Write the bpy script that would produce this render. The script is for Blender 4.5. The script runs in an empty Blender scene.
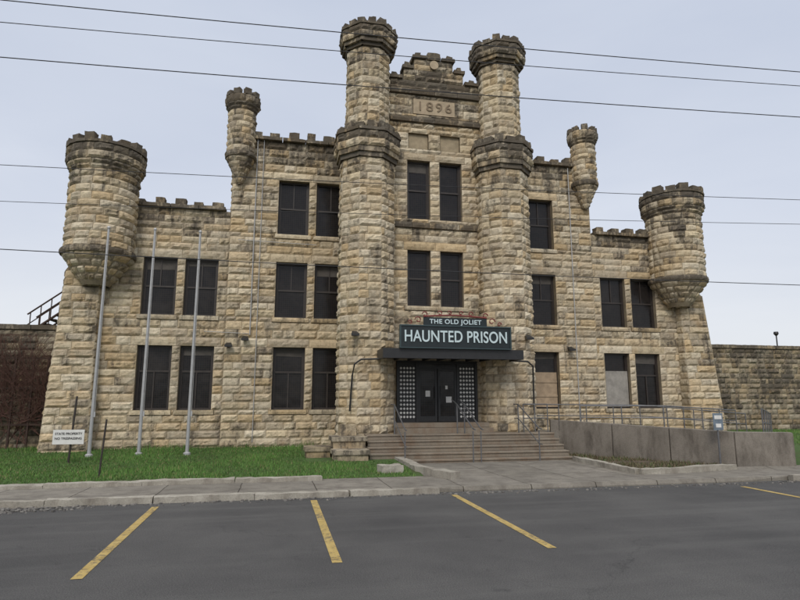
import bpy, math, random
from mathutils import Vector, noise
random.seed(7)
S=bpy.context.scene
PI=math.pi
# ------------------------------------------------------------------ materials
def nmat(name):
    m=bpy.data.materials.new(name); m.use_nodes=True
    nt=m.node_tree; b=nt.nodes['Principled BSDF']
    return m,nt,b
def noise_n(nt,scale,detail=5,rough=.6,vec=None,dist=0):
    n=nt.nodes.new('ShaderNodeTexNoise')
    n.inputs['Scale'].default_value=scale; n.inputs['Detail'].default_value=min(detail,6)
    n.inputs['Roughness'].default_value=rough; n.inputs['Distortion'].default_value=dist
    if vec: nt.links.new(vec,n.inputs['Vector'])
    return n
def ramp(nt,fac,stops):
    r=nt.nodes.new('ShaderNodeValToRGB'); e=r.color_ramp.elements
    while len(e)<len(stops): e.new(.5)
    for i,(p,c) in enumerate(stops):
        e[i].position=p; e[i].color=(c[0],c[1],c[2],1) if not isinstance(c,(int,float)) else (c,c,c,1)
    nt.links.new(fac,r.inputs[0]); return r
def mix(nt,a,b,f,mode='MIX'):
    m=nt.nodes.new('ShaderNodeMix'); m.data_type='RGBA'; m.blend_type=mode
    for s,v in ((m.inputs[6],a),(m.inputs[7],b),(m.inputs[0],f)):
        if hasattr(v,'links') : nt.links.new(v,s)
        elif isinstance(v,(int,float)): s.default_value=v
        else: s.default_value=(v[0],v[1],v[2],1)
    return m.outputs[2]
def math_n(nt,op,a,b=None,clamp=False):
    m=nt.nodes.new('ShaderNodeMath'); m.operation=op; m.use_clamp=clamp
    for i,v in enumerate((a,b)):
        if v is None: continue
        if hasattr(v,'links'): nt.links.new(v,m.inputs[i])
        else: m.inputs[i].default_value=v
    return m.outputs[0]
def bump(nt,b,h,strength,dist=.02):
    n=nt.nodes.new('ShaderNodeBump'); n.inputs['Strength'].default_value=strength; n.inputs['Distance'].default_value=dist
    nt.links.new(h,n.inputs['Height']); nt.links.new(n.outputs[0],b.inputs['Normal'])
def objc(nt):
    return nt.nodes.new('ShaderNodeTexCoord').outputs['Object']
def mapped(nt,sc):
    m=nt.nodes.new('ShaderNodeMapping'); m.inputs['Scale'].default_value=sc
    nt.links.new(objc(nt),m.inputs['Vector']); return m.outputs[0]
def simple(name,col,rough=.6,metal=0,var=.25,scale=8,bs=.2,col2=None):
    m,nt,b=nmat(name); v=objc(nt)
    n=noise_n(nt,scale,5,.65,v)
    c2=col2 or tuple(x*(1-var) for x in col)
    r=ramp(nt,n.outputs['Fac'],[(.3,c2),(.7,tuple(min(1,x*(1+var*.5)) for x in col))])
    nt.links.new(r.outputs[0],b.inputs['Base Color'])
    b.inputs['Roughness'].default_value=rough; b.inputs['Metallic'].default_value=metal
    if bs: bump(nt,b,noise_n(nt,scale*6,3,.6,v).outputs['Fac'],bs,.01)
    return m

def stone_mat(name):
    m,nt,b=nmat(name); L=nt.links
    v=objc(nt)
    at=nt.nodes.new('ShaderNodeAttribute'); at.attribute_name='Col'
    n1=noise_n(nt,8,6,.7,v)
    c=mix(nt,at.outputs['Color'],ramp(nt,n1.outputs['Fac'],[(.28,(.60,.57,.54)),(.52,(1,1,1)),(.8,(1.18,1.14,1.06))]).outputs[0],1.0,'MULTIPLY')
    # rusty/ochre staining
    n2=noise_n(nt,1.7,4,.6,v)
    c=mix(nt,c,(.44,.29,.14),math_n(nt,'MULTIPLY',ramp(nt,n2.outputs['Fac'],[(.50,0),(.78,1)]).outputs[0],.45))
    # grey-black soot, streaked vertically, driven by grime alpha
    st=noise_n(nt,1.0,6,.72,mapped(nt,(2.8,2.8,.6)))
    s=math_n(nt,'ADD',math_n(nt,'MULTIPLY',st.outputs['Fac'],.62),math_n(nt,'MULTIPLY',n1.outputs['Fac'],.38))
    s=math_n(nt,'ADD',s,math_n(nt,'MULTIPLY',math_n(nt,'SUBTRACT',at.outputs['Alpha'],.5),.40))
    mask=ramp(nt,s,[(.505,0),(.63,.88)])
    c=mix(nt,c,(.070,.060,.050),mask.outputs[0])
    L.new(c,b.inputs['Base Color']); b.inputs['Roughness'].default_value=.95
    b.inputs['Specular IOR Level'].default_value=.2
    bump(nt,b,noise_n(nt,20,6,.72,v).outputs['Fac'],.7,.03)
    return m
M_stone=stone_mat('rock_faced_limestone')
M_mortar=simple('old_mortar',(.27,.22,.15),.95,var=.4,scale=5)
M_dark=simple('dark_bronze_frame',(.040,.031,.026),.45,var=.3)
def glass_mat():
    m,nt,b=nmat('screened_window_glass'); v=objc(nt)
    w=nt.nodes.new('ShaderNodeTexBrick'); w.inputs['Scale'].default_value=1
    w.offset=0; w.inputs['Brick Width'].default_value=.075; w.inputs['Row Height'].default_value=.075; w.inputs['Mortar Size'].default_value=.006
    mp=nt.nodes.new('ShaderNodeMapping'); mp.inputs['Rotation'].default_value=(PI/2,0,0); nt.links.new(v,mp.inputs[0]); nt.links.new(mp.outputs[0],w.inputs[0])
    w.inputs['Color1'].default_value=(.008,.008,.009,1); w.inputs['Color2'].default_value=(.013,.012,.013,1); w.inputs['Mortar'].default_value=(.028,.022,.018,1)
    n=noise_n(nt,1.3,4,.6,v)
    c=mix(nt,w.outputs[0],(.04,.034,.030),math_n(nt,'MULTIPLY',ramp(nt,n.outputs[0],[(.5,0),(.75,1)]).outputs[0],.6))
    nt.links.new(c,b.inputs['Base Color']); b.inputs['Roughness'].default_value=.2; b.inputs['Specular IOR Level'].default_value=.28
    bump(nt,b,noise_n(nt,2,2,.5,v).outputs[0],.2,.05)
    return m
M_glass=glass_mat()
M_ply=simple('plywood_board',(.40,.30,.20),.8,var=.3,scale=4)
M_gboard=simple('grey_painted_board',(.30,.28,.25),.8,var=.3,scale=4)
M_blindcloth=simple('faded_window_blind',(.09,.08,.07),.8,var=.4,scale=3,bs=0)
M_white=simple('white_paint',(.7,.69,.66),.5,var=.12,bs=.05)
M_grey=simple('galvanised_metal',(.17,.17,.175),.5,.5,var=.3,bs=.05)
M_alu=simple('weathered_aluminium_pole',(.42,.42,.42),.5,.3,var=.15,bs=.05)
M_rust=simple('rusty_steel',(.06,.035,.026),.85,.2,var=.5,scale=10)
M_black=simple('black_paint',(.02,.02,.021),.45,var=.3)
M_sign=simple('dark_slate_sign_board',(.010,.018,.021),.5,var=.3,scale=3)
M_lett=simple('sign_lettering',(.55,.66,.68),.5,var=.12,bs=0)
M_letr=simple('sign_maroon_trim',(.19,.035,.03),.5,var=.2,bs=0)
M_roof=simple('tar_roof',(.06,.06,.06),.9)
M_wire=simple('cable_insulation',(.02,.02,.022),.6,bs=0)
M_wood=simple('weathered_wood',(.12,.09,.065),.9,var=.4)
M_bark=simple('dry_vine',(.12,.06,.045),.9,var=.4,scale=20)
M_smooth=simple('dressed_limestone',(.44,.35,.24),.9,var=.25,scale=5,bs=.4)
M_blind=simple('yellowed_panel',(.36,.29,.19),.9,var=.3,scale=4,bs=.3)

def concrete_mat(name,c1,c2,stain,slab=None,amt=.65):
    m,nt,b=nmat(name); v=objc(nt)
    n=noise_n(nt,.9,6,.7,v); f=noise_n(nt,40,4,.7,v)
    c=ramp(nt,n.outputs[0],[(.3,c2),(.65,c1)]).outputs[0]
    c=mix(nt,c,ramp(nt,f.outputs[0],[(.3,(.75,.75,.75)),(.7,(1.1,1.1,1.1))]).outputs[0],1,'MULTIPLY')
    s=noise_n(nt,2.2,6,.7,mapped(nt,(1,1,.35)))
    c=mix(nt,c,stain,math_n(nt,'MULTIPLY',ramp(nt,s.outputs[0],[(.46,0),(.66,1)]).outputs[0],amt))
    if slab:
        w=nt.nodes.new('ShaderNodeTexBrick'); w.offset=0; w.inputs['Scale'].default_value=1
        w.inputs['Brick Width'].default_value=slab; w.inputs['Row Height'].default_value=slab; w.inputs['Mortar Size'].default_value=.012
        w.inputs['Color1'].default_value=(1,1,1,1); w.inputs['Color2'].default_value=(.86,.86,.85,1); w.inputs['Mortar'].default_value=(.25,.23,.2,1)
        wn=noise_n(nt,1.5,3,.5,v); 
        mp=nt.nodes.new('ShaderNodeVectorMath'); mp.operation='MULTIPLY_ADD'
        nt.links.new(wn.outputs['Color'],mp.inputs[0]); mp.inputs[1].default_value=(.06,.06,.06); nt.links.new(v,mp.inputs[2]); nt.links.new(mp.outputs[0],w.inputs[0])
        c=mix(nt,c,w.outputs[0],1,'MULTIPLY')
    nt.links.new(c,b.inputs['Base Color']); b.inputs['Roughness'].default_value=.92
    bump(nt,b,f.outputs[0],.4,.02)
    return m
M_conc=concrete_mat('old_concrete',(.25,.22,.185),(.16,.14,.115),(.07,.058,.046),amt=.8)
M_walk=concrete_mat('pavement_concrete',(.27,.245,.205),(.18,.163,.138),(.10,.085,.07),1.5)
M_kerb=concrete_mat('kerb_concrete',(.42,.39,.33),(.28,.255,.21),(.15,.125,.10))
M_step=concrete_mat('worn_step_concrete',(.28,.235,.18),(.19,.16,.125),(.17,.105,.062))

def asphalt_mat(paint=False):
    m,nt,b=nmat('worn_yellow_paint' if paint else 'asphalt'); v=objc(nt)
    n=noise_n(nt,.35,6,.65,v); f=noise_n(nt,70,3,.85,v)
    c=ramp(nt,n.outputs[0],[(.3,(.052,.051,.051)),(.5,(.072,.070,.069)),(.72,(.098,.095,.092))]).outputs[0]
    c=mix(nt,c,ramp(nt,f.outputs[0],[(.32,(.45,.45,.45)),(.5,(1,1,1)),(.70,(1.9,1.88,1.82))]).outputs[0],1,'MULTIPLY')
    t=noise_n(nt,1,6,.6,mapped(nt,(.12,1.6,1)))
    c=mix(nt,c,(.13,.127,.12),math_n(nt,'MULTIPLY',ramp(nt,t.outputs[0],[(.48,0),(.75,1)]).outputs[0],.5))
    vo=nt.nodes.new('ShaderNodeTexVoronoi'); vo.feature='DISTANCE_TO_EDGE'; vo.inputs['Scale'].default_value=.30
    wn=noise_n(nt,1.3,5,.65,v); mp=nt.nodes.new('ShaderNodeVectorMath'); mp.operation='MULTIPLY_ADD'
    nt.links.new(wn.outputs['Color'],mp.inputs[0]); mp.inputs[1].default_value=(.9,.9,.9); nt.links.new(v,mp.inputs[2]); nt.links.new(mp.outputs[0],vo.inputs['Vector'])
    ck=ramp(nt,vo.outputs['Distance'],[(0.0,1),(.005,0)])
    gate=ramp(nt,noise_n(nt,.22,3,.5,v).outputs[0],[(.50,0),(.58,1)])
    ckm=math_n(nt,'MULTIPLY',ck.outputs[0],math_n(nt,'MULTIPLY',gate.outputs[0],.5))
    c=mix(nt,c,(.022,.022,.022),ckm)
    sp=ramp(nt,noise_n(nt,3.1,4,.6,v).outputs[0],[(.64,0),(.74,1)])
    c=mix(nt,c,(.032,.032,.032),math_n(nt,'MULTIPLY',sp.outputs[0],.5))
    if paint:
        k=math_n(nt,'ADD',math_n(nt,'MULTIPLY',noise_n(nt,16,6,.8,v).outputs[0],.65),math_n(nt,'MULTIPLY',noise_n(nt,2.0,3,.6,v).outputs[0],.35))
        pm=ramp(nt,k,[(.40,0.15),(.50,.92)])
        pc=ramp(nt,noise_n(nt,5,5,.6,v).outputs[0],[(.3,(.40,.28,.085)),(.7,(.54,.40,.15))]).outputs[0]
        c=mix(nt,c,pc,pm.outputs[0])
    nt.links.new(c,b.inputs['Base Color']); b.inputs['Roughness'].default_value=.9
    b.inputs['Specular IOR Level'].default_value=.3
    bump(nt,b,f.outputs[0],.6,.015)
    return m
M_asph=asphalt_mat(); M_paint=asphalt_mat(True)
def grass_ground():
    m,nt,b=nmat('lawn_soil_and_turf'); v=objc(nt)
    n=noise_n(nt,1.2,6,.7,v); f=noise_n(nt,30,5,.8,v)
    c=ramp(nt,n.outputs[0],[(.28,(.075,.085,.030)),(.5,(.060,.115,.025)),(.72,(.085,.15,.035))]).outputs[0]
    c=mix(nt,c,ramp(nt,f.outputs[0],[(.3,(.5,.5,.5)),(.7,(1.3,1.3,1.2))]).outputs[0],1,'MULTIPLY')
    nt.links.new(c,b.inputs['Base Color']); b.inputs['Roughness'].default_value=1
    bump(nt,b,f.outputs[0],.8,.03); return m
M_lawn=grass_ground()
def attr_mat(name):
    m,nt,b=nmat(name); at=nt.nodes.new('ShaderNodeAttribute'); at.attribute_name='Col'
    nt.links.new(at.outputs['Color'],b.inputs['Base Color']); b.inputs['Roughness'].default_value=.75; return m
M_blade=attr_mat('grass_blades'); M_rub=attr_mat('rubble')
M_soil=simple('bare_soil',(.10,.075,.05),1,var=.5,scale=3,bs=.8)
# ------------------------------------------------------------------ mesh builder
class MB:
    def __init__(s): s.v=[];s.f=[];s.c=[]
    def quad(s,a,b,c,d,col=(.3,.25,.17,.5)):
        i=len(s.v); s.v+= [a,b,c,d]; s.f.append((i,i+1,i+2,i+3)); s.c+=[col]*4
    def box(s,x0,x1,y0,y1,z0,z1,col=(.3,.25,.17,.5)):
        i=len(s.v)
        s.v+=[(x0,y0,z0),(x1,y0,z0),(x1,y1,z0),(x0,y1,z0),(x0,y0,z1),(x1,y0,z1),(x1,y1,z1),(x0,y1,z1)]
        for f in ((0,3,2,1),(4,5,6,7),(0,1,5,4),(1,2,6,5),(2,3,7,6),(3,0,4,7)): s.f.append(tuple(i+k for k in f))
        s.c+=[col]*8
    def prism(s,poly,z0,z1,col=(.3,.25,.17,.5)):
        n=len(poly); i=len(s.v)
        zz=z1 if isinstance(z1,(list,tuple)) else [z1]*n
        s.v+=[(p[0],p[1],z0) for p in poly]+[(p[0],p[1],zz[k]) for k,p in enumerate(poly)]
        s.c+=[col]*(2*n)
        s.f.append(tuple(i+n+k for k in range(n))); s.f.append(tuple(i+n-1-k for k in range(n)))
        for k in range(n):
            s.f.append((i+k,i+(k+1)%n,i+n+(k+1)%n,i+n+k))
    def tube(s,pts,r,seg=8,col=(.3,.3,.3,.5),r2=None):
        pts=[Vector(p) for p in pts]; n=len(pts); base=len(s.v)
        for k,p in enumerate(pts):
            t=(pts[min(k+1,n-1)]-pts[max(k-1,0)]).normalized()
            a=Vector((0,0,1)) if abs(t.z)<.9 else Vector((1,0,0))
            u=t.cross(a).normalized(); w=t.cross(u)
            rr=r if r2 is None else r+(r2-r)*k/(n-1)
            for j in range(seg):
                an=2*PI*j/seg; s.v.append(tuple(p+rr*(math.cos(an)*u+math.sin(an)*w))); s.c.append(col)
        for k in range(n-1):
            for j in range(seg):
                a=base+k*seg+j; b=base+k*seg+(j+1)%seg
                s.f.append((a,b,b+seg,a+seg))
        s.f.append(tuple(base+j for j in range(seg))); s.f.append(tuple(base+(n-1)*seg+j for j in range(seg)))
    def lathe(s,cx,cy,prof,seg=32,rot=0,col=(.3,.25,.17,.6)):
        i=len(s.v)
        for r,z in prof:
            for j in range(seg):
                a=rot+2*PI*j/seg; s.v.append((cx+r*math.cos(a),cy+r*math.sin(a),z)); s.c.append(col)
        for k in range(len(prof)-1):
            for j in range(seg):
                a=i+k*seg+j; b=i+k*seg+(j+1)%seg; s.f.append((a,b,b+seg,a+seg))
        s.f.append(tuple(i+(len(prof)-1)*seg+j for j in range(seg)))
    def obj(s,name,mat,parent=None,smooth=False):
        me=bpy.data.meshes.new(name); me.from_pydata(s.v,[],s.f); me.update()
        if s.c:
            ca=me.color_attributes.new('Col','FLOAT_COLOR','POINT')
            ca.data.foreach_set('color',[x for c in s.c for x in c])
        if smooth: me.polygons.foreach_set('use_smooth',[True]*len(me.polygons))
        me.materials.append(mat)
        o=bpy.data.objects.new(name,me); S.collection.objects.link(o)
        if parent: o.parent=parent
        return o
def empty(name):
    e=bpy.data.objects.new(name,None); S.collection.objects.link(e); return e

TONES=[(.56,.465,.32),(.62,.53,.38),(.53,.44,.31),(.59,.475,.315),(.48,.41,.30),(.65,.57,.43),(.54,.42,.26),(.61,.51,.35),(.45,.38,.28),(.60,.52,.39)]
def tone(dark=1.0):
    t=random.choice(TONES); k=random.uniform(.84,1.08)*dark
    return (t[0]*k,t[1]*k,t[2]*k)
# mapping functions --------------------------------------------------
def plane(ox,oy,phi,flare=0,flz=1.0):
    n=(math.cos(phi),math.sin(phi)); t=(-math.sin(phi),math.cos(phi))
    def f(s,z,d):
        if flare: d=d+max(0,flz-z)*flare
        return (ox+s*t[0]+d*n[0],oy+s*t[1]+d*n[1],z)
    return f
def cyl(cx,cy,Rf,Rr):
    def f(s,z,d):
        a=s/Rr; R=Rf(z)+d
        return (cx+R*math.cos(a),cy+R*math.sin(a),z)
    return f
def block(mb,mf,s0,s1,z0,z1,col,grime,bulge=.05,gap=.006,skirt=.05,cell=.085):
    s0+=gap;s1-=gap;z0+=gap;z1-=gap
    w=s1-s0;h=z1-z0
    if w<.03 or h<.03: return
    nx=max(2,round(w/cell)); nz=max(2,round(h/(cell*.8)))
    tx=random.uniform(-.35,.35); tz=random.uniform(-.4,.4); off=random.random()*50
    B=bulge*random.uniform(.55,1.3)
    base=len(mb.v); cols=nx+3; rows=nz+3
    for j in range(-1,nz+2):
        for i in range(-1,nx+2):
            ii=min(max(i,0),nx); jj=min(max(j,0),nz)
            s=s0+w*ii/nx; z=z0+h*jj/nz
            if i!=ii or j!=jj: d=-skirt
            else:
                ed=min(s-s0,s1-s,z-z0,z1-z)
                e=min(1,ed/.055); e=e*(2-e)
                x=(2*ii/nx-1); y=(2*jj/nz-1)
                nn=noise.noise(Vector((s*7+off,z*9,off)))
                n2=noise.noise(Vector((s*17,z*19+off,off)))
                d=e*B*(1+.45*(tx*x+tz*y)+.75*nn+.35*n2)
                if ed>.001:
                    s+=.012*noise.noise(Vector((s*13,z*11,off+9))); z+=.010*n2
                else:
                    d+=.012*nn
            mb.v.append(mf(s,z,d))
            mb.c.append((col[0],col[1],col[2],grime))
    for j in range(rows-1):
        for i in range(cols-1):
            a=base+j*cols+i; mb.f.append((a,a+1,a+cols+1,a+cols))
def courses(z0,z1,brk,ch):
    zs=sorted(set([round(z0,3),round(z1,3)]+[round(b,3) for b in brk if z0<b<z1]))
    out=[]
    for a,b in zip(zs,zs[1:]):
        n=max(1,round((b-a)/ch))
        for k in range(n): out.append((a+(b-a)*k/n,a+(b-a)*(k+1)/n))
    return out
def intervals(s0,s1,za,zb,holes):
    iv=[(s0,s1)]; zm=(za+zb)/2
    for (a,b,c,d) in holes:
        if c<zm<d:
            new=[]
            for p,q in iv:
                if b<=p or a>=q: new.append((p,q)); continue
                if a>p: new.append((p,a))
                if b<q: new.append((b,q))
            iv=new
    return iv
def wall(mb,mo,mf,s0,s1,z0,z1,holes=(),inserts=(),brk=(),ch=.27,gr=None,bulge=.05,bl=(.38,.95),back=True,dark=1.0,nseg=1):
    allh=list(holes)+[i[:4] for i in inserts]
    bk=list(brk)
    for h in allh: bk+= [h[2],h[3]]
    for za,zb in courses(z0,z1,bk,ch):
        for p,q in intervals(s0,s1,za,zb,allh):
            x=p
            first=True
            while x<q-1e-6:
                L=random.uniform(*bl)
                if first: L*=random.uniform(.45,1); first=False
                if q-(x+L)<bl[0]*.6: L=q-x
                g=gr((x+L/2),(za+zb)/2) if gr else .4
                block(mb,mf,x,x+L,za,zb,tone(dark),min(1,max(0,g+random.uniform(-.15,.15))),bulge)
                x+=L
    for it in inserts:
        a,b,c,d=it[:4]; bu=it[4] if len(it)>4 else .03; pr=it[5] if len(it)>5 else 0; gg=it[6] if len(it)>6 else .45
        mf2=(lambda s,z,dd,_m=mf,_p=pr:_m(s,z,dd+_p))
        block(mb,mf2,a,b,c,d,tone(1.03),gg,bu,skirt=.06+pr,cell=.12)
    if back:
        # split at z=1 so that the backing follows the flared base
        zs=sorted(set([z0,z1]+([1.0] if z0<1.0<z1 else [])+[h[k] for h in holes for k in (2,3) if z0<h[k]<z1]))
        for za,zb in zip(zs,zs[1:]):
            for p,q in intervals(s0,s1,za,zb,holes):
                for k in range(nseg):
                    a=p+(q-p)*k/nseg; b=p+(q-p)*(k+1)/nseg
                    mo.quad(mf(a,za,-.008),mf(b,za,-.008),mf(b,zb,-.008),mf(a,zb,-.008))
        for (a,b,c,d) in holes:
            D=-.34; e=.0
            mo.quad(mf(a,c,e),mf(a,c,D),mf(a,d,D),mf(a,d,e)); mo.quad(mf(b,c,D),mf(b,c,e),mf(b,d,e),mf(b,d,D))
            mo.quad(mf(a,d,e),mf(a,d,D),mf(b,d,D),mf(b,d,e)); mo.quad(mf(a,c,D),mf(a,c,e),mf(b,c,e),mf(b,c,D))
def rbox(mb,cx,cy,z0,w,dp,h,ang=0,amp=.03,grime=.6,dark=1.0,cell=.1,col=None,taper=0):
    col=col or tone(dark); off=random.random()*100
    ca,sa=math.cos(ang),math.sin(ang)
    def P(x,y,z):
        k=1-taper*(z/h)
        x*=k;y*=k
        p=Vector((x*5+off,y*5,z*5))
        nx=noise.noise(p)*amp;ny=noise.noise(p+Vector((31,0,0)))*amp;nz=noise.noise(p+Vector((0,47,0)))*amp
        X=x+nx;Y=y+ny
        return (cx+X*ca-Y*sa,cy+X*sa+Y*ca,z0+z+nz*(1 if z>.01 else 0))
    def grid(A,nu,nv):
        b=len(mb.v)
        for j in range(nv+1):
            for i in range(nu+1):
                mb.v.append(P(*A(i/nu,j/nv))); mb.c.append((col[0],col[1],col[2],grime))
        for j in range(nv):
            for i in range(nu):
                a=b+j*(nu+1)+i; mb.f.append((a,a+1,a+nu+2,a+nu+1))
    a,b=w/2,dp/2
    nw=max(1,round(w/cell));nd=max(1,round(dp/cell));nh=max(1,round(h/cell))
    grid(lambda u,v:(-a+2*a*u,-b,h*v),nw,nh); grid(lambda u,v:(a-2*a*u,b,h*v),nw,nh)
    grid(lambda u,v:(a,-b+2*b*u,h*v),nd,nh); grid(lambda u,v:(-a,b-2*b*u,h*v),nd,nh)
    grid(lambda u,v:(-a+2*a*u,-b+2*b*v,h),nw,nd); grid(lambda u,v:(-a+2*a*u,b-2*b*v,0),nw,nd)

# ================================================================== BUILDING
B=empty('castle_prison_building')
st=MB(); mo=MB(); win=MB(); gls=MB(); ply=MB(); gbd=MB(); roof=MB(); clo=MB()
FR=-PI/2
ROW1=(1.5,3.69); ROW2=(4.76,6.81); ROW3=(7.86,9.95)
BR=[1.34,1.5,3.69,4.0,4.6,4.76,6.81,7.12]
BR3=BR+[7.7,7.86,9.95,10.26]
def win_holes(cols,rows,m,sgn,w=1.12):
    """openings plus lintel/sill stones, butted at the pier midline m"""
    H=[];I=[]
    for c in cols:
        for r in rows:
            H.append((c-w/2,c+w/2,r[0],r[1]))
            for e,z0,z1,bu,pr,g in ((.22,r[1],r[1]+.31,.035,.01,.40),(.1,r[0]-.16,r[0],.015,.07,.55)):
                a,b=c-w/2-e,c+w/2+e
                if c<m: b=min(b,m)
                else: a=max(a,m)
                I.append((a,b,z0,z1,bu,pr,g))
    return H,I
def patch(s,z,sc=.35): return .22*noise.noise(Vector((s*sc,z*.5,3)))+.16*noise.noise(Vector((s*1.1,z*1.6,7)))
def streak(s,tops):   # soot running down below ledges and sills
    return 0
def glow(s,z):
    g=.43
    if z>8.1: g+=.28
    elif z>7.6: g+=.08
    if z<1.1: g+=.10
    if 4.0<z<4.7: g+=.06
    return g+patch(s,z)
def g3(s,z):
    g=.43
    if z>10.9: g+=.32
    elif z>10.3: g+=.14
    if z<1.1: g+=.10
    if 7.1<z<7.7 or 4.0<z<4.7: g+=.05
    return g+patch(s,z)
def window(c,r,y,w=1.12,kind='a'):
    x0,x1=c-w/2,c+w/2; z0,z1=r; t=.06
    yf=y-.06
    win.box(x0,x0+t,yf,y+.05,z0,z1); win.box(x1-t,x1,yf,y+.05,z0,z1)
    win.box(x0+t,x1-t,yf,y+.05,z0,z0+t); win.box(x0+t,x1-t,yf,y+.05,z1-t,z1)
    zm=z0+(z1-z0)*(.5 if kind!='b' else .60)
    win.box(x0+t,x1-t,yf+.015,y+.04,zm-.03,zm+.03)
    if kind=='b': win.box(c-.022,c+.022,yf+.02,y+.035,z0+t,zm-.03)
    elif w>1: win.box(c-.018,c+.018,yf+.02,y+.035,zm+.03,z1-t)
    for a,b in ((z0+t,zm-.03),(zm+.03,z1-t)):
        win.box(x0+t,x0+t+.035,yf+.03,y+.03,a,b); win.box(x1-t-.035,x1-t,yf+.03,y+.03,a,b)
    tl=random.uniform(-.012,.012)
    gls.quad((x0,y+tl,z0),(x1,y-tl,z0),(x1,y-tl,z1),(x0,y+tl,z1))
    if random.random()<.35:
        h=random.uniform(.15,.4); clo.quad((x0+.1,y-.016,z1-.06-h),(x1-.1,y-.016,z1-.06-h+random.uniform(-.03,.03)),(x1-.1,y-.016,z1-.06),(x0+.1,y-.016,z1-.06))
YW=.22
rb=lambda cx,cy,z,w,d,h,g=.75,**k: rbox(st,cx,cy,z,w,d,h,0,.025,g,**k)
for sgn in (-1,1):
    cols=[sgn*8.11,sgn*9.5]
    H,I=win_holes(cols,[ROW1,ROW2],sgn*8.805,sgn)
    a,b=sorted((sgn*7.2,sgn*11.9))
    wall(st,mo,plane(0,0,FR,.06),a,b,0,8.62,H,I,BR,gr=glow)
    for c in cols:
        window(c,ROW1,YW,kind='b'); window(c,ROW2,YW)
    cols=[sgn*3.56,sgn*4.96]
    H,I=win_holes(cols,[ROW1,ROW2,ROW3],sgn*4.26,sgn)
    a,b=sorted((sgn*2.9,sgn*7.2))
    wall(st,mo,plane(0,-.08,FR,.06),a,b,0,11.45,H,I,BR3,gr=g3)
    for c in cols:
        window(c,ROW1,YW-.04,kind='b'); window(c,ROW2,YW-.04); window(c,ROW3,YW-.04)
    ph=0 if sgn>0 else PI
    wall(st,mo,plane(sgn*7.2,0,ph),*(sorted((0 if sgn>0 else -5,5 if sgn>0 else 0))),8.6,11.45,gr=g3,brk=[9.95,10.26])
    wall(st,mo,plane(sgn*11.9,0,ph),*(sorted((0 if sgn>0 else -7,7 if sgn>0 else 0))),0,8.62,gr=glow,brk=BR)
    for k in range(4): rb(sgn*(7.85+k*.95),.02,8.62,.93,.42,.12,g=.82)
    for k in range(5):
        rb(sgn*(7.65+k*.66)+random.uniform(-.05,.05),.05,8.73,random.uniform(.28,.4),.34,random.uniform(.14,.25),g=.85)
    for k in range(5): rb(sgn*(3.3+k*.86),-.06,11.45,.84,.44,.12,g=.85)
    for k in range(6):
        rb(sgn*(3.0+k*.68)+random.uniform(-.05,.05),-.02,11.56,random.uniform(.3,.44),.36,random.uniform(.16,.3),g=.85)
def board(mb,c,z0,z1,y): mb.box(c-.5,c+.5,y-.10,y-.065,z0,z1)
board(ply,4.96,1.56,2.9,YW-.04); board(gbd,8.11,1.56,2.98,YW)
for zz in (1.95,2.5): ply.box(4.46,5.46,YW-.165,YW-.143,zz,zz+.08)
# central block --------------------------------------------------------
CY=-1.9
H=[(-1.4,1.4,1.1,3.15)]; I=[]
for c in (-.6,.6):
    for r in ((5.05,7.05),(8.2,10.4)):
        H.append((c-.42,c+.42,r[0],r[1]))
    H.append((c-.38,c+.38,10.85,11.45))
I+=[(-1.7,1.7,3.15,3.5,.02,.02,.5),(-1.15,0,7.05,7.36,.03,.01,.35),(0,1.15,7.05,7.36,.03,.01,.35),(-1.15,0,10.4,10.68,.03,.01,.4),(0,1.15,10.4,10.68,.03,.01,.4)]
I+=[(-1.15,1.15,4.9,5.05,.015,.07,.5)]
for z0,z1,pr,g in ((7.85,8.05,.10,.85),(11.85,12.05,.12,.92),(12.95,13.15,.12,.97)):
    for k in range(4): I.append((-1.75+k*.875,-.875+k*.875,z0,z1,.02,pr,g))
def gc(s,z):
    g=.42
    if z>12.9: g=.84
    elif z>11.8: g=.62
    elif 7.2<z<7.85: g=.55
    elif 11.4<z: g=.55
    return g+patch(s,z,.6)
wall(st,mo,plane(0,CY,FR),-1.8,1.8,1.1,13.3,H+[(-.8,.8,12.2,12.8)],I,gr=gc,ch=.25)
smooth=MB(); blind=MB()
smooth.box(-.79,.79,CY-.03,CY+.2,12.21,12.79)
for c in (-.6,.6):
    blind.box(c-.37,c+.37,CY+.10,CY+.14,10.86,11.44)
    for r in ((5.05,7.05),(8.2,10.4)): window(c,r,CY+.22,.84)
def gwall(a,b,z0,z1,g=.85): wall(st,mo,plane(0,CY,FR),a,b,z0,z1,gr=lambda s,z:g,ch=.24); mo.box(a+.02,b-.02,CY+.03,CY+.42,z0-.02,z1)
gwall(-1.75,1.75,13.3,13.54,.85); gwall(-1.15,1.15,13.54,13.98,.70); gwall(-.75,.75,13.98,14.42,.66)
for a,b,z in ((-1.75,-1.2,13.54),(1.2,1.75,13.54),(-1.2,-.78,13.98),(.78,1.2,13.98),(-.82,-.3,14.42),(.3,.82,14.42)):
    rbox(st,(a+b)/2,CY+.18,z,b-a,.55,.12,0,.025,.95)
rbox(st,0,CY+.18,14.42,.5,.5,.28,0,.03,.9)
for sx in (-1,1):
    rbox(st,sx*.62,CY+.15,14.54,.22,.35,.13,0,.03,.9)
    rbox(st,sx*1.0,CY+.15,14.10,.24,.35,.16,0,.04,.85,taper=.3)
    rbox(st,sx*1.5,CY+.15,13.66,.26,.35,.16,0,.04,.85,taper=.3)
smooth.lathe(0,0,[(.17,0),(.17,.05)],20)
n=len(smooth.v)-40
for k in range(n,len(smooth.v)):
    x,y,z=smooth.v[k]; smooth.v[k]=(x,CY-.045-z,14.2+y)
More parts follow.
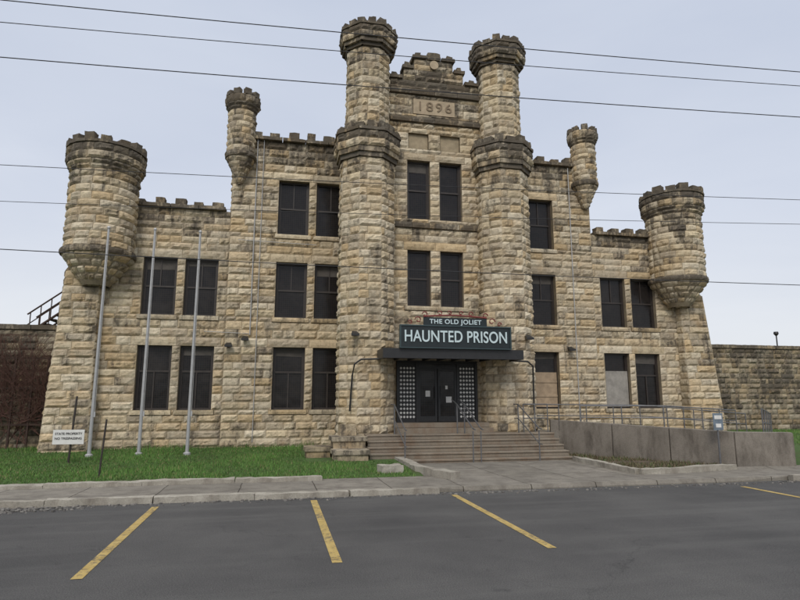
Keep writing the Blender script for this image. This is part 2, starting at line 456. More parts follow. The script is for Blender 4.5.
for sgn in (-1,1):
    ph=0 if sgn>0 else PI
    wall(st,mo,plane(sgn*2.9,CY+.4,ph),*(sorted((-.3*sgn,6*sgn))),11.4,13.2,gr=lambda s,z:.6)
    wall(st,mo,plane(sgn*2.9,0,ph),*(sorted((-1.6*sgn,0))),0,11.45,gr=lambda s,z:.45)
roof.box(-11.85,11.85,.36,8,0,8.6); roof.box(-7.15,7.15,.30,9,0,11.4); roof.box(-2.85,2.85,-1.35,8,1.1,13.2)
roof.box(-1.7,1.7,CY+.36,-1.3,3.3,13.2)

# main octagonal towers ------------------------------------------------
def octa(cx,cy,ap,z0,z1,gr,flare=0,brk=(),ch=.27,flz=1.0,bulge=.05):
    hw=ap*math.tan(PI/8)
    for k in range(8):
        ph=FR+k*PI/4
        ox,oy=cx+ap*math.cos(ph),cy+ap*math.sin(ph)
        hh=hw+.012
        if flare:
            def mf(s,z,d,_p=plane(0,0,ph),ox=ox,oy=oy,ap=ap):
                e=max(0,(flz-z)*flare)
                x,y,zz=_p(s*(1+e/ap),z,d+e); return (x+ox,y+oy,zz)
        else: mf=plane(ox,oy,ph)
        wall(st,mo,mf,-hh,hh,z0,z1,gr=gr,ch=ch,brk=brk,bl=(.36,.62) ,bulge=bulge)
for sgn in (-1,1):
    cx,cy=sgn*2.5,-2.0
    low=lambda s,z:.40+(.25 if z<1.1 else 0)+(.2 if z>9.5 else 0)+patch(s+cx,z,1)
    octa(cx,cy,.90,0,9.95,low,flare=.07)
    for k in range(8):
        ph=FR+k*PI/4
        for ap,z,h,g in ((.97,9.95,.16,.88),(1.04,10.11,.18,.72)):
            rbox(st,cx+(ap-.2)*math.cos(ph),cy+(ap-.2)*math.sin(ph),z,2*ap*math.tan(PI/8)+.02,.42,h,ph+PI/2,.02,g)
    octa(cx,cy,1.08,10.29,10.85,lambda s,z:.62 if z<10.6 else .85,ch=.28)
    mo.lathe(cx,cy,[(1.1,10.3),(1.1,10.85)],8,FR+PI/8)
    for k in range(8):
        ph=FR+k*PI/4
        rbox(st,cx+.97*math.cos(ph),cy+.97*math.sin(ph),10.85,.90,.34,.1,ph+PI/2,.02,.92)
        for t in (0,.5):
            a=ph+t*PI/4; rr=.95 if t==0 else 1.01
            rbox(st,cx+rr*math.cos(a),cy+rr*math.sin(a),10.94,.3,.26,random.uniform(.16,.28),a+PI/2,.035,.9)
    up=lambda s,z:.43+(.22 if z>13.6 else 0)+(.12 if z<11.5 else 0)+patch(s+cx,z,1)
    octa(cx,cy,.72,10.8,14.15,up)
    for k in range(8):
        ph=FR+k*PI/4
        for ap,z,h,g in ((.80,14.15,.12,.92),(.90,14.27,.14,.78)):
            rbox(st,cx+(ap-.2)*math.cos(ph),cy+(ap-.2)*math.sin(ph),z,2*ap*math.tan(PI/8)+.02,.42,h,ph+PI/2,.025,g)
    octa(cx,cy,.97,14.41,14.86,lambda s,z:.74 if z<14.6 else .9,ch=.23)
    mo.lathe(cx,cy,[(.95,14.4),(.95,14.86)],8,FR+PI/8)
    for k in range(8):
        rbox(st,cx+.86*math.cos(FR+k*PI/4),cy+.86*math.sin(FR+k*PI/4),14.86,.8,.32,.08,FR+k*PI/4+PI/2,.02,.92)
        for t in (0,.5):
            a=FR+(k+t)*PI/4; rr=.85 if t==0 else .91
            rbox(st,cx+rr*math.cos(a),cy+rr*math.sin(a),14.93,.27,.25,random.uniform(.13,.27),a+PI/2,.035,.92)
# round towers ------------------------------------------------------------
def roundw(cx,cy,Rf,Rr,z0,z1,gr,ch=.27,bl=(.35,.8),bulge=.045):
    wall(st,mo,cyl(cx,cy,Rf,Rr),-PI*Rr,PI*Rr,z0,z1,gr=gr,ch=ch,bl=bl,bulge=bulge,nseg=28)
for sgn in (-1,1):
    cx,cy=(-11.42 if sgn<0 else 10.92),-.35
    roundw(cx,cy,lambda z:1.06,1.06,6.75,9.40,lambda s,z:.46+(.18 if z>8.9 else 0)+patch(s,z+sgn*4,.7))
    roundw(cx,cy,lambda z:1.06+.14*min(1,max(0,(z-9.40)/.3)),1.15,9.40,9.70,lambda s,z:.70,ch=.15)
    roundw(cx,cy,lambda z:1.22,1.22,9.70,10.25,lambda s,z:.74 if z<10 else .88,ch=.27)
    mo.lathe(cx,cy,[(1.0,9.3),(1.18,9.7),(1.18,10.25)],28)
    for k in range(22):
        a=2*PI*k/22; rbox(st,cx+1.1*math.cos(a),cy+1.1*math.sin(a),10.25,.36,.34,.09,a+PI/2,.02,.92)
    nM=14
    for k in range(nM):
        a=2*PI*k/nM+random.uniform(-.04,.04)
        rbox(st,cx+1.1*math.cos(a),cy+1.1*math.sin(a),10.33,random.uniform(.28,.38),.3,random.uniform(.12,.27),a+PI/2,.03,.92)
    roundw(cx,cy,lambda z:1.15,1.15,6.58,6.78,lambda s,z:.85,ch=.22,bulge=.03)
    prof=lambda z:1.10-.62*max(0,(6.58-z))/.85
    roundw(cx,cy,prof,1.1,5.73,6.58,lambda s,z:.52,ch=.21)
    mo.lathe(cx,cy,[(.4,5.6),(1.05,6.5),(1.12,6.6)],28)
    # battered corner buttress
    xo_t,xo_b=(12.42,12.62) if sgn<0 else (12.10,12.50)
    xi_t,xi_b=(11.35,11.2) if sgn<0 else (11.0,10.9)
    ZT=6.15
    Tt=lambda z:(ZT-z)/ZT
    XO=lambda z:xo_t+(xo_b-xo_t)*Tt(z)
    XI=lambda z:xi_t+(xi_b-xi_t)*Tt(z)
    YF=lambda z:.30+.34*Tt(z)
    def bm(s,z,d):
        f=(s+.5) if sgn>0 else (.5-s)
        return (sgn*(XI(z)+(XO(z)-XI(z))*f),-YF(z)-d,z)
    wall(st,mo,bm,-.5,.5,0,ZT,gr=lambda s,z:.44+(.15 if z<1 else 0)+patch(s,z,1),bl=(.35,.62))
    def bo(s,z,d): return (sgn*(XO(z)+d),-YF(z)+abs(s),z)
    wall(st,mo,bo,*((0,1.8) if sgn>0 else (-1.8,0)),0,ZT,gr=lambda s,z:.5,bl=(.4,.7))
    def bi(s,z,d): return (sgn*(XI(z)-d),-YF(z)*(1-s) if sgn<0 else -YF(z)*s,z)
    wall(st,mo,bi,0.0,1.0,0,ZT,gr=lambda s,z:.5,bl=(.9,1.0),bulge=.03)
    rbox(st,sgn*(xo_t+xi_t)/2,.05,ZT-.03,1.1,.72,.25,0,.04,.6,taper=.3)
    # small bartizan turret on the three-storey part
    cx,cy=sgn*6.95,-.25
    roundw(cx,cy,lambda z:.48,.48,10.75,12.35,lambda s,z:.54,bl=(.3,.55),ch=.24,bulge=.04)
    roundw(cx,cy,lambda z:.54,.54,10.55,10.75,lambda s,z:.88,ch=.2,bl=(.3,.5),bulge=.03)
    roundw(cx,cy,lambda z:.50-.40*(10.55-z)/.9,.5,9.65,10.55,lambda s,z:.62,ch=.18,bl=(.3,.5),bulge=.03)
    mo.lathe(cx,cy,[(.06,9.6),(.44,10.5),(.44,12.4),(.54,12.7),(.54,12.88)],20)
    roundw(cx,cy,lambda z:.48+.12*(z-12.35)/.25,.55,12.35,12.6,lambda s,z:.88,ch=.13,bl=(.3,.5),bulge=.03)
    roundw(cx,cy,lambda z:.60,.60,12.6,12.9,lambda s,z:.82,ch=.3,bl=(.3,.5))
    for k in range(9):
        a=2*PI*k/9+.2; rbox(st,cx+.51*math.cos(a),cy+.51*math.sin(a),12.9,.24,.2,random.uniform(.14,.24),a+PI/2,.03,.92)
st.obj('rock_faced_stone_walls',M_stone,B)
mo.obj('mortar_backing',M_mortar,B)
roof.obj('roof_and_core',M_roof,B)
win.obj('window_frames',M_dark,B); gls.obj('window_glass',M_glass,B); clo.obj('window_blinds',M_blindcloth,B)
ply.obj('plywood_boarding',M_ply,B); gbd.obj('grey_boarding',M_gboard,B)
smooth.obj('date_stone',M_smooth,B); blind.obj('blind_panels',M_blind,B)

def text(body,size,loc,mat,name,parent,ext=.01,off=0.0,sx=1,rotx=PI/2,space=1):
    cu=bpy.data.curves.new(name,'FONT'); cu.body=body; cu.size=size; cu.extrude=ext; cu.offset=off
    cu.align_x='CENTER'; cu.align_y='CENTER'; cu.space_character=space
    o=bpy.data.objects.new(name,cu); S.collection.objects.link(o)
    bpy.context.view_layer.update()
    me=bpy.data.meshes.new_from_object(o.evaluated_get(bpy.context.evaluated_depsgraph_get()))
    bpy.data.objects.remove(o)
    me.materials.clear(); me.materials.append(mat); me.name=name
    o=bpy.data.objects.new(name,me); S.collection.objects.link(o)
    o.location=loc; o.rotation_euler=(rotx,0,0); o.scale=(sx,1,1); o.parent=parent
    return o
text('1896',.50,(0,CY-.04,12.5),simple('carved_date',(.24,.18,.12),.9),'carved_date',B,.02,.0,1.15,space=1.25)

# entrance ------------------------------------
fr=MB(); gl=MB(); wh=MB(); blk=MB()
y=CY-.06
blk.box(-1.42,1.42,CY+.02,CY+.14,1.1,3.18)
fr.box(-1.42,-1.34,y-.05,y+.08,1.1,3.15);fr.box(1.34,1.42,y-.05,y+.08,1.1,3.15);fr.box(-1.34,1.34,y-.05,y+.08,3.05,3.15)
fr.box(-.76,-.68,y-.05,y+.08,1.1,3.05);fr.box(.68,.76,y-.05,y+.08,1.1,3.05)
fr.box(-.68,.68,y-.03,y+.07,2.88,2.95)
for sx in (-1,1):
    a,b=sorted((0.015*sx,.68*sx))
    fr.box(a,a+.08,y-.02,y+.05,1.12,2.88); fr.box(b-.08,b,y-.02,y+.05,1.12,2.88)
    fr.box(a+.08,b-.08,y-.02,y+.05,1.12,1.3); fr.box(a+.08,b-.08,y-.02,y+.05,2.8,2.88)
    gl.box(a+.08,b-.08,y+.0,y+.02,1.3,2.8)
    fr.tube([(sx*.1,y-.08,1.9),(sx*.1,y-.08,2.3)],.015)
    for i in range(5):
        for j in range(13):
            cx=sx*1.05-.22+i*.11; cz=1.28+j*.135; r=.046
            wh.quad((cx-r,y-.012,cz),(cx,y-.012,cz-r),(cx+r,y-.012,cz),(cx,y-.012,cz+r))
gl.box(-.68,.68,y,y+.02,2.95,3.05)
blk.box(-1.34,-.76,y+.0,y+.03,1.1,3.05); blk.box(.76,1.34,y+.0,y+.03,1.1,3.05)
wh.box(-.42,-.26,y-.006,y-.002,1.95,2.15); wh.box(.28,.36,y-.006,y-.002,2.2,2.32); wh.box(.3,.5,y-.006,y-.002,1.75,1.95)
fr.obj('door_frames',M_black,B); gl.obj('door_glass',M_glass,B); wh.obj('lattice_pattern',M_white,B); blk.obj('door_side_panels',M_black,B)
can=MB()
can.box(-2.22,2.24,-3.95,CY-.1,3.22,3.38); can.box(-2.26,2.28,-4.0,-3.94,3.10,3.40)
can.box(-2.26,-2.20,-3.94,-2.95,3.10,3.40); can.box(2.22,2.28,-3.94,-2.95,3.10,3.40)
for k in range(9): can.box(-2.1+k*.51,-2.05+k*.51,-3.92,-2.1,3.14,3.22)
for sx in (-1,1):
    can.tube([(sx*2.2,-3.2,3.12),(sx*2.8,-3.15,3.1),(sx*3.0,-3.1,2.95),(sx*3.05,-2.98,2.6),(sx*3.1,-2.85,1.5)],.03)
can.obj('entrance_canopy',M_black,B)
lmp=MB()
for (x,yy,z) in ((-6.5,-.2,3.95),(-7.05,-.14,3.72),(5.95,-.2,3.8),(-3.0,-3.0,3.9),(2.9,-3.0,3.9)):
    lmp.box(x-.06,x+.06,yy+.0,yy+.14,z-.05,z+.1); lmp.prism([(x-.13,yy-.22),(x+.13,yy-.22),(x+.08,yy+.02),(x-.08,yy+.02)],z-.06,[z+.0,z+.0,z+.1,z+.1])
lmp.obj('wall_lamps',M_black,B)
cd=MB()
cd.tube([(-6.35,-.17,11.5),(-6.35,-.17,4.1)],.020); cd.tube([(-6.12,-.17,11.5),(-6.12,-.17,.4)],.014); cd.tube([(6.25,-.17,11.4),(6.25,-.17,.6)],.020)
cd.tube([(-6.9,-.17,7.55),(-4.1,-.17,7.5)],.010); cd.tube([(-7.9,-.12,4.2),(-6.4,-.17,4.15)],.010)
cd.obj('conduits',M_alu,B)

# signage -------------------------------------------------------------
SG=empty('haunted_prison_sign')
sb=MB(); sb.box(-1.72,1.80,-4.08,-3.98,3.43,4.08); sb.box(-1.0,1.06,-4.03,-4.0,4.12,4.37); sb.obj('sign_board',M_sign,SG)
sf=MB()
for a in ((-1.76,1.84,4.08,4.12),(-1.76,1.84,3.40,3.43)): sf.box(a[0],a[1],-4.11,-3.97,a[2],a[3])
sf.box(-1.76,-1.72,-4.11,-3.97,3.43,4.08); sf.box(1.80,1.84,-4.11,-3.97,3.43,4.08)
sf.obj('sign_border',simple('sign_border_teal',(.035,.06,.065),.5),SG)
text('HAUNTED PRISON',.50,(.04,-4.10,3.755),M_lett,'main_lettering',SG,.012,.006,.775,space=1.03)
text('THE OLD JOLIET',.20,(.03,-4.045,4.235),M_lett,'upper_lettering',SG,.008,.004,1.05,space=1.1)
ot=MB()
ot.tube([(-1.0,-4.03,4.39),(-.5,-4.03,4.43),(0,-4.03,4.45),(.5,-4.03,4.43),(1.06,-4.03,4.39)],.026)
for sx in (-1,1):
    for cx0,cz0,r0 in ((.98,4.46,.09),(.5,4.50,.08),(1.2,4.28,.11),(1.45,4.2,.07),(.18,4.52,.07)):
        pts=[(.03+sx*(cx0+(r0-.06*r0*k)*math.cos(k*.6)),-4.03,cz0+(r0-.06*r0*k)*math.sin(k*.6)) for k in range(11)]
        ot.tube(pts,.020,6)
ot.obj('scrollwork',M_letr,SG)
for sx in (-1.5,1.5):
    t=MB(); t.tube([(sx,-3.98,4.0),(sx,-3.0,4.0)],.02); t.obj('stay',M_black,SG)

# ================================================================== STAIRS, RAMP
E=empty('entrance_steps')
sp=MB(); nst=5
for k in range(nst):
    z1=.8*(k+1)/nst; y0=-4.7+.31*k
    zb=-.1 if k==0 else z1-.157
    sp.box(-2.72+.02*k,3.5,y0+.03,-2.95,zb,z1-.05)
    sp.box(-2.74+.02*k,3.502,y0,-2.95,z1-.048,z1)
sp2=MB()
sp2.box(-1.62,1.62,-2.95,-1.85,.0,.95); sp2.box(-1.6,1.6,-2.6,-1.85,.953,1.1)
sp2.box(1.7,3.5,-2.94,-1.2,0,.797)
sp.obj('stair_flight',M_step,E); sp2.obj('top_landing',M_step,E)
def bev(o,w):
    m=o.modifiers.new('bev','BEVEL'); m.width=w; m.segments=2
for o in list(E.children): bev(o,.010)
ck=MB()
for (x,yy,z,w,d,h) in ((-3.22,-3.45,0,.95,1.0,.66),(-3.25,-4.3,0,.95,.7,.34),(-4.1,-3.2,0,.7,.8,.36)):
    rbox(ck,x,yy,z,w,d,h,0,.03,.6,dark=.8); rbox(ck,x,yy,z+h,w+.1,d+.1,.12,0,.012,.7,dark=.8)
rbox(ck,-3.2,-3.1,.78,.5,.4,.32,0,.04,.6,dark=.8)
ck.obj('stone_cheek_walls',M_stone,E)
def rail(name,pathpts,posts,r=.024,mid=True,mat=M_grey,h=.9):
    m=MB(); m.tube([(p[0],p[1],p[2]+h) for p in pathpts],r)
    if mid: m.tube([(p[0],p[1],p[2]+h*.5) for p in pathpts],r*.8)
    for p in posts: m.tube([(p[0],p[1],p[2]-.02),(p[0],p[1],p[2]+h)],r)
    return m.obj(name,mat)
for i,x in enumerate((-1.75,.28,.52,2.35)):
    pts=[(x,-2.7,.95 if abs(x)<1.6 else .8),(x,-3.25,.8),(x,-4.75,.12),(x,-4.95,.1)]
    rail('stair_handrail',pts,[pts[1],(x,-4.75,.05)],.020,mid=(i in(0,3)))
rail('landing_railing',[(2.6,-3.1,.8),(3.45,-3.1,.8)],[(2.6,-3.1,.8),(3.0,-3.1,.8),(3.45,-3.1,.8)],.02)
RP=empty('concrete_access_ramp')
rp=MB()
A=(3.9,-3.0);Bp=(6.75,-7.4);Cp=(8.35,-7.7)
rp.prism([(3.52,-2.96),(4.15,-3.05),(6.85,-7.2),(8.2,-7.5),(12.7,-2.9),(12.7,-1.32),(3.52,-1.32)],-.1,[.79,.79,.76,.74,.40,.40,.79])
rp.obj('ramp_deck',M_walk,RP)
def seg(mb,p,q,t,z0,za,zb):
    dx,dy=q[0]-p[0],q[1]-p[1]; L=math.hypot(dx,dy); nx,ny=-dy/L*t,dx/L*t
    mb.prism([p,q,(q[0]+nx,q[1]+ny),(p[0]+nx,p[1]+ny)],z0,[za,zb,zb,za])
rw=MB()
def lerp(p,q,t): return tuple(a+(b-a)*t for a,b in zip(p,q))
for t0,t1 in ((0,.345),(.35,.675),(.68,1)):
    seg(rw,lerp(A,Bp,t0),lerp(A,Bp,t1),.22,-.1,1.17-.17*t0,1.17-.17*t1)
seg(rw,(6.78,-7.43),Cp,.22,-.1,1.0,.98); seg(rw,(8.37,-7.7),(12.8,-3.0),.2,-.1,.96,.55)
seg(rw,(3.62,-2.95),(3.88,-3.02),.2,-.1,1.2,1.17)
o=rw.obj('ramp_walls',M_conc,RP); bev(o,.015)
def railrun(name,pts,step,h,mat=M_grey,r=.02):
    posts=[]
    for p,q in zip(pts,pts[1:]):
        L=math.dist(p,q); n=max(1,round(L/step))
        posts+=[lerp(p,q,k/n) for k in range(n)]
    posts.append(pts[-1])
    m=MB(); 
    for f in (1,.55): m.tube([(p[0],p[1],p[2]+h*f) for p in pts],r if f==1 else r*.8)
    for p in posts: m.tube([(p[0],p[1],p[2]-.02),(p[0],p[1],p[2]+h)],r)
    return m.obj(name,mat)
railrun('ramp_railing',[(3.6,-1.45,.8),(8.0,-1.45,.76),(12.6,-1.45,.42)],1.2,.88)
railrun('ramp_railing',[(8.2,-6.9,.75),(12.3,-2.95,.5)],1.3,.85)
railrun('ramp_railing',[(4.6,-3.2,.8),(7.0,-4.2,.8),(11.5,-2.2,.6)],1.3,.85)

# ================================================================== PERIMETER WALLS
def perim(x0,x1,yy,zt,zb,name,dk):
    s=MB();m=MB()
    wall(s,m,plane(0,yy,FR),x0,x1,zb,zt,gr=lambda a,z:.60+.25*noise.noise(Vector((a*.3,z*.6,12)))+(.2 if z>zt-.5 else 0),ch=.24,bl=(.3,.75),dark=dk,bulge=.05)
    x=x0
    while x<x1:
        L=random.uniform(.9,1.3); rbox(s,x+L/2,yy+.3,zt,L-.02,.8,.16,0,.02,.8,cell=.2,dark=.8); x+=L
    W=empty(name); s.obj('stone_face',M_stone,W); m.box(x0,x1,yy+.03,yy+.6,zb,zt); m.obj('wall_core',M_mortar,W)
perim(-24,-12.3,1.0,4.25,-.1,'perimeter_stone_wall',.55)
perim(12.2,34,3.0,4.3,-.1,'perimeter_stone_wall',.64)

# ================================================================== GROUND
def sheet(name,poly,z,mat):
    me=bpy.data.meshes.new(name); me.from_pydata([(p[0],p[1],z if len(p)<3 else p[2]) for p in poly],[],[tuple(range(len(poly)))]); me.materials.append(mat)
    o=bpy.data.objects.new(name,me); S.collection.objects.link(o); return o
sheet('ground',[(-1500,-1500),(1500,-1500),(1500,1500),(-1500,1500)],-.03,M_lawn)
sheet('parking_lot',[(-90,-70),(90,-70),(90,-9.3),(-90,-9.3)],0,M_asph)
pv=MB(); pv.prism([(-60,-9.32),(-2.2,-9.32),(-1.3,-9.36),(5.2,-9.36),(6.6,-9.32),(60,-9.32),(60,-7.6),(6.3,-7.6),(3.3,-8.0),(-1.9,-7.5),(-60,-7.5)],-.2,[.10,.10,.025,.025,.10,.10,.11,.11,.05,.09,.11])
pv.obj('pavement',M_walk)
ew=MB(); ew.prism([(-1.75,-8.0),(3.35,-8.15),(3.35,-4.6),(-1.75,-4.6)],-.2,[.056,.056,.066,.066]); ew.obj('entrance_path',M_walk)
def kerb(name,pts,w,z0,z1,seglen=1.8,jit=.012,mat=M_kerb):
    m=MB()
    for p,q in zip(pts,pts[1:]):
        L=math.dist(p,q); n=max(1,round(L/seglen)); dx,dy=(q[0]-p[0])/L,(q[1]-p[1])/L; ang=math.atan2(dy,dx)
        for k in range(n):
            t=(k+.5)/n; cx,cy=p[0]+(q[0]-p[0])*t+random.uniform(-jit,jit),p[1]+(q[1]-p[1])*t+random.uniform(-jit,jit)
            rbox(m,cx,cy,z0,L/n-.012,w,z1-z0+random.uniform(-jit,jit),ang+random.uniform(-.008,.008),.022,.3,cell=.10,col=(.4,.36,.3))
    return m.obj(name,mat)
kerb('kerb',[(-40,-9.4),(-2.1,-9.4)],.17,-.1,.115)
kerb('kerb',[(6.4,-9.42),(40,-9.42)],.17,-.1,.13)
kerb('kerb',[(-40,-7.66),(-4.3,-7.66)],.28,-.1,.17,1.9,.02)
kerb('kerb',[(-1.85,-3.9),(-1.85,-6.9),(-1.35,-8.2)],.26,-.1,.24,1.1,.01)
kerb('kerb',[(3.42,-4.9),(3.42,-8.0),(6.4,-7.75)],.20,-.1,.19,1.4)
kb=MB(); rbox(kb,-2.6,-6.9,.1,.55,.35,.2,.2,.03,.4); kb.obj('loose_stone_block',M_kerb)
sheet('planting_bed',[(3.45,-7.9),(6.5,-7.65),(6.72,-7.35),(3.95,-3.0),(3.45,-3.0)],.10,M_soil)
def lawnz(x,y): 
    if x<0:
        e=min(1,max(0,(y+7.62)/.5))
        return .07+.06*e+.10*min(1,max(0,(y+7.6)/7.6))+.02*noise.noise(Vector((x*.5,y*.5,0)))*e
    return .10+.30*min(1,max(0,(y+7.6)/8))+.03*noise.noise(Vector((x*.5,y*.5,0)))
def lawn(name,x0,x1,y0,y1,nx,ny):
    m=MB()
    for j in range(ny+1):
        for i in range(nx+1):
            x=x0+(x1-x0)*i/nx;y=y0+(y1-y0)*j/ny; m.v.append((x,y,lawnz(x,y)))
    for j in range(ny):
        for i in range(nx):
            a=j*(nx+1)+i; m.f.append((a,a+1,a+nx+2,a+nx+1))
    return m.obj(name,M_lawn,None,True)
lawn('lawn',-45,-1.9,-7.6,1.2,120,40)
lawn('lawn',8.6,45,-7.7,3.2,60,20)
g=MB()
def blades(x0,x1,y0,y1,n,skip=None,hmul=1):
    for _ in range(n):
        x=random.uniform(x0,x1);yy=random.uniform(y0,y1)
        if skip and skip(x,yy): continue
        pn=noise.noise(Vector((x*.6,yy*.6,4)))+.5*noise.noise(Vector((x*2.3,yy*2.3,9)))
        z=lawnz(x,yy)-.01; h=random.uniform(.03,.085)*(1+.6*pn)*hmul; a=random.uniform(0,PI); w=.012
        dx,dy=w*math.cos(a),w*math.sin(a); lx,ly=random.uniform(-.03,.03),random.uniform(-.03,.03)
        i=len(g.v); g.v+=[(x-dx,yy-dy,z),(x+dx,yy+dy,z),(x+lx,yy+ly,z+h)]; g.f.append((i,i+1,i+2))
        k=random.uniform(.65,1.3)*(1+.4*pn); c=(.088*k,.178*k,.034*k,1) if random.random()>.10 else (.20*k,.18*k,.08*k,1)
        g.c+=[c]*3
blades(-19,-2.1,-7.55,-.1,95000,lambda x,y:(x>-4.5 and y>-4.8))
blades(-19,-12.4,-.1,.9,4000)
blades(10,22,-6,2.9,20000,lambda x,y: y<-3+(x-12.8)*1.02 and x<13 )
blades(-19,-4,-.3,-.08,1200,None,2.5)
g.obj('grass',M_blade)
wd=MB()
for _ in range(5200):
    x=random.uniform(3.5,6.5);yy=random.uniform(-7.8,-3.2)
    if x-3.95>(-yy-3.0)*.64-.1: continue
    if noise.noise(Vector((x*1.6,yy*1.6,2)))<-.1: continue
    h=random.uniform(.02,.12);a=random.uniform(0,PI);w=.014;i=len(wd.v)
    wd.v+=[(x-w*math.cos(a),yy-w*math.sin(a),.1),(x+w*math.cos(a),yy+w*math.sin(a),.1),(x+random.uniform(-.06,.06),yy+random.uniform(-.06,.06),.1+h)]; wd.f.append((i,i+1,i+2))
    k=random.uniform(.6,1.2); wd.c+=[((.14*k,.11*k,.06*k,1) if random.random()<.7 else (.07*k,.11*k,.03*k,1))]*3
wd.obj('bed_weeds',M_blade)
rb2=MB()
for _ in range(1000):
    if random.random()<.5: x=random.gauss(-10.2,.8);yy=-9.72+random.gauss(0,.14)
    else: x=random.uniform(-14,9);yy=-9.52-abs(random.gauss(0,.10))
    s=random.uniform(.006,.026); k=random.uniform(.08,.25)
    rbox(rb2,x,yy,0,s*2,s*1.6,s,random.random()*3,s*.5,.3,cell=.05,col=(k,k*.93,k*.84))
rb2.obj('loose_gravel',M_rub)
for (p,q) in (((-7.4,-9.85),(-7.4,-14.1)),((-4.62,-9.75),(-4.62,-14.05)),((-1.85,-9.7),(-1.85,-13.95)),((4.62,-9.95),(4.62,-14.0)),((7.4,-9.95),(7.4,-14.0)),((-10.2,-9.9),(-10.2,-14.1))):
    w=.06; sheet('parking_line',[(p[0]-w,q[1]),(p[0]+w,q[1]),(p[0]+w,p[1]),(p[0]-w,p[1])],.005,M_paint)

# ================================================================== STREET FURNITURE
for (x,yy,h) in ((-10.68,-2.2,7.12),(-9.36,-2.0,7.2),(-7.95,-2.2,7.15)):
    fp=MB(); z=lawnz(x,yy)
    fp.tube([(x,yy,z-.02),(x,yy,z+2.5),(x+.01,yy,h)],.055,12,r2=.032)
    fp.lathe(x,yy,[(.11,z),(.11,z+.06),(.07,z+.09)],14)
    fp.lathe(x+.01,yy,[(.0,h-.02),(.04,h+.0),(.055,h+.04),(.04,h+.08),(.005,h+.1)],10)
    fp.tube([(x+.07,yy-.03,z+1.2),(x+.045,yy-.03,h-.1)],.006,5); fp.box(x+.045,x+.09,yy-.05,yy-.01,z+1.15,z+1.3)
    fp.obj('flagpole',M_alu)
ps=empty('no_trespassing_sign'); m=MB(); m.tube([(-10.76,-3.7,.1),(-10.70,-3.66,1.95)],.028,8); m.obj('post',M_dark,ps)
m=MB(); m.box(-11.17,-10.40,-3.78,-3.755,.68,1.06); m.obj('plate',M_white,ps)
text('STATE PROPERTY',.085,(-10.785,-3.786,.955),M_black,'lettering',ps,.002,.001)
text('NO TRESPASSING',.085,(-10.785,-3.786,.83),M_black,'lettering_lower',ps,.002,.001)
m=MB(); m.tube([(-9.23,-6.55,.08),(-9.17,-6.52,1.42)],.022,8); m.obj('leaning_metal_post',M_dark)
pk=empty('accessible_parking_sign'); m=MB(); m.tube([(6.32,-7.35,.05),(6.32,-7.35,1.5)],.025,8); m.obj('post',M_grey,pk)
m=MB(); m.box(6.17,6.47,-7.395,-7.38,1.05,1.5); m.obj('plate',simple('sign_blue_grey',(.16,.20,.24),.5),pk)
m=MB(); m.box(6.21,6.43,-7.402,-7.397,1.34,1.44); m.box(6.24,6.40,-7.402,-7.397,1.12,1.22); m.obj('legend',M_white,pk)
pl=[(-11.6,-8.24,8.02,-9.5,10.5,.011),(-11.54,-8.24,7.79,-9.67,9.97,.009),(-11.45,-8.24,7.79,-9.56,9.15,.011),(-11.2,-8.24,7.1,-9.9,6.72,.007),(-11.1,-8.24,6.53,-10.34,5.93,.006),(-11.0,-8.24,8.37,-8.44,4.91,.010)]
for (xa,ya,xb,yb,z,r) in pl:
    w=MB(); pts=[(-30,-7.2,z+.25)]
    for k in range(13):
        t=-.25+1.5*k/12; x=xa+(xb-xa)*t; yy=ya+(yb-ya)*t
        pts.append((x,yy,z-.05+.05*((2*t-1)**2)))
    pts.append((28,-10.5,z+.25)); w.tube(pts,r,6); w.obj('overhead_cable',M_wire)
for (x,yy) in ((-30,-7.2),(28,-10.5)):
    p=MB(); p.tube([(x,yy,-.1),(x,yy,11.6)],.17,12,r2=.12); p.box(x-.06,x+.06,yy-1.1,yy+1.1,10.6,10.75); p.obj('utility_pole',M_wood)
v=MB()
def grow(p,d,r,depth):
    pts=[p]
    for k in range(7):
        d=(d+Vector((random.uniform(-.4,.4),random.uniform(-.05,.05),random.uniform(-.2,.25)))).normalized()
        p=p+d*random.uniform(.12,.25); p.y=min(p.y,.88); p.z=min(p.z,4.0); pts.append(p)
        if depth<3 and random.random()<.65: grow(p,(d+Vector((random.uniform(-1,1),-.1,random.uniform(-.3,.5)))).normalized(),r*.65,depth+1)
    v.tube(pts,r,5,r2=r*.4)
for x in (-14.6,-14.3,-14.0,-13.7,-13.4,-13.1,-12.95): grow(Vector((x,.75,.15)),Vector((0,0,1)),.024,0)
for x in (-14.5,-14.1,-13.7,-13.3): grow(Vector((x,.75,1.4)),Vector((.1,0,1)),.02,1)
v.obj('dead_vine',M_bark)
rf=MB()
for x in (-14.5,-13.95,-13.4,-12.95): rf.box(x-.03,x+.03,.55,.61,.05,3.3)
for z in (1.0,2.2,3.2): rf.box(-14.6,-12.9,.56,.62,z,z+.06)
rf.obj('rusty_steel_frame',M_rust)
gs=MB()
for k in range(9): gs.box(-14.2+k*.2,-13.98+k*.2,2.0,2.8,4.2+k*.17,4.25+k*.17)
for yy in (1.98,2.8):
    gs.tube([(-14.3,yy,4.1),(-12.5,yy,5.6)],.04); gs.tube([(-14.3,yy,4.9),(-12.5,yy,6.35)],.03); gs.tube([(-14.3,yy,4.5),(-12.5,yy,5.95)],.02)
    for k in range(6): gs.tube([(-14.2+k*.33,yy,4.2+k*.27),(-14.2+k*.33,yy,4.98+k*.27)],.02)
    gs.tube([(-14.2,yy,0),(-14.2,yy,4.3)],.05); gs.tube([(-12.6,yy,0),(-12.6,yy,5.5)],.05)
    gs.tube([(-14.2,yy,4.3),(-12.7,yy,4.2)],.03); gs.tube([(-13.4,yy,4.2),(-12.6,yy,5.4)],.02)
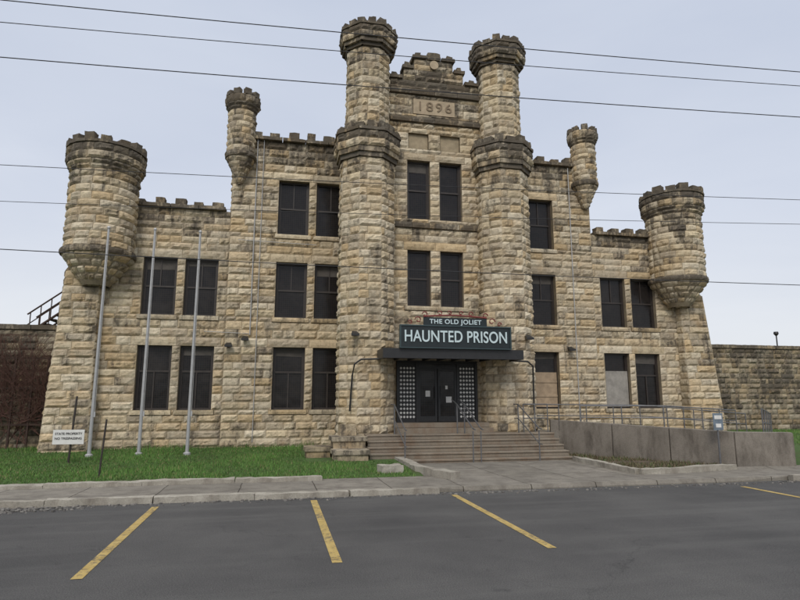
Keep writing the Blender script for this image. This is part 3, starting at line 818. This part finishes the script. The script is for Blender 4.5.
gs.obj('guard_stair',M_rust)
m=MB(); m.tube([(19.2,3.3,4.4),(19.2,3.3,5.0)],.03); m.lathe(19.2,3.3,[(.05,5.0),(.12,5.1),(.1,5.2)],10); m.obj('wall_lamp_post',M_black)

# ================================================================== LIGHT, SKY, CAMERA
W=bpy.data.worlds.new('World'); S.world=W; W.use_nodes=True; nt=W.node_tree
bg=nt.nodes['Background']; sky=nt.nodes.new('ShaderNodeTexSky'); sky.sky_type='NISHITA'; sky.sun_disc=False
sky.air_density=1; sky.dust_density=2
tc=nt.nodes.new('ShaderNodeTexCoord')
sx=nt.nodes.new('ShaderNodeSeparateXYZ'); nt.links.new(tc.outputs['Generated'],sx.inputs[0])
cl=ramp(nt,sx.outputs['Z'],[(0.0,(8.6,8.8,9.1)),(.28,(6.9,7.4,8.5)),(.62,(6.1,6.7,8.0)),(.85,(15,15.2,15.6))])
mp=nt.nodes.new('ShaderNodeMapping'); mp.inputs['Scale'].default_value=(1,1,3.5); nt.links.new(tc.outputs['Generated'],mp.inputs[0])
cn=noise_n(nt,1.6,5,.5,mp.outputs[0],.4)
cr=ramp(nt,cn.outputs[0],[(.3,(.92,.93,.95)),(.7,(1.06,1.05,1.03))])
cc=mix(nt,cl.outputs[0],cr.outputs[0],1,'MULTIPLY')
fin=mix(nt,sky.outputs[0],cc,.92)
nt.links.new(fin,bg.inputs['Color']); bg.inputs['Strength'].default_value=.1
sun=bpy.data.lights.new('sun','SUN'); sun.energy=1.5; sun.angle=math.radians(18); sun.color=(1,.94,.85)
so=bpy.data.objects.new('sun',sun); S.collection.objects.link(so)
dirv=Vector((-.35,-.85,.78)).normalized()
so.rotation_euler=dirv.to_track_quat('Z','Y').to_euler()
sky.sun_elevation=math.asin(dirv.z); sky.sun_rotation=math.atan2(dirv.x,dirv.y)
cam=bpy.data.cameras.new('camera'); cam.lens=26.1; cam.sensor_width=36; cam.clip_end=5000
co=bpy.data.objects.new('camera',cam); S.collection.objects.link(co); co.location=(-5.40,-21.24,1.9)
co.rotation_euler=(math.radians(90+9.6),0,math.radians(-12)); S.camera=co
S.view_settings.view_transform='Standard'; S.view_settings.look='None'; S.view_settings.exposure=0
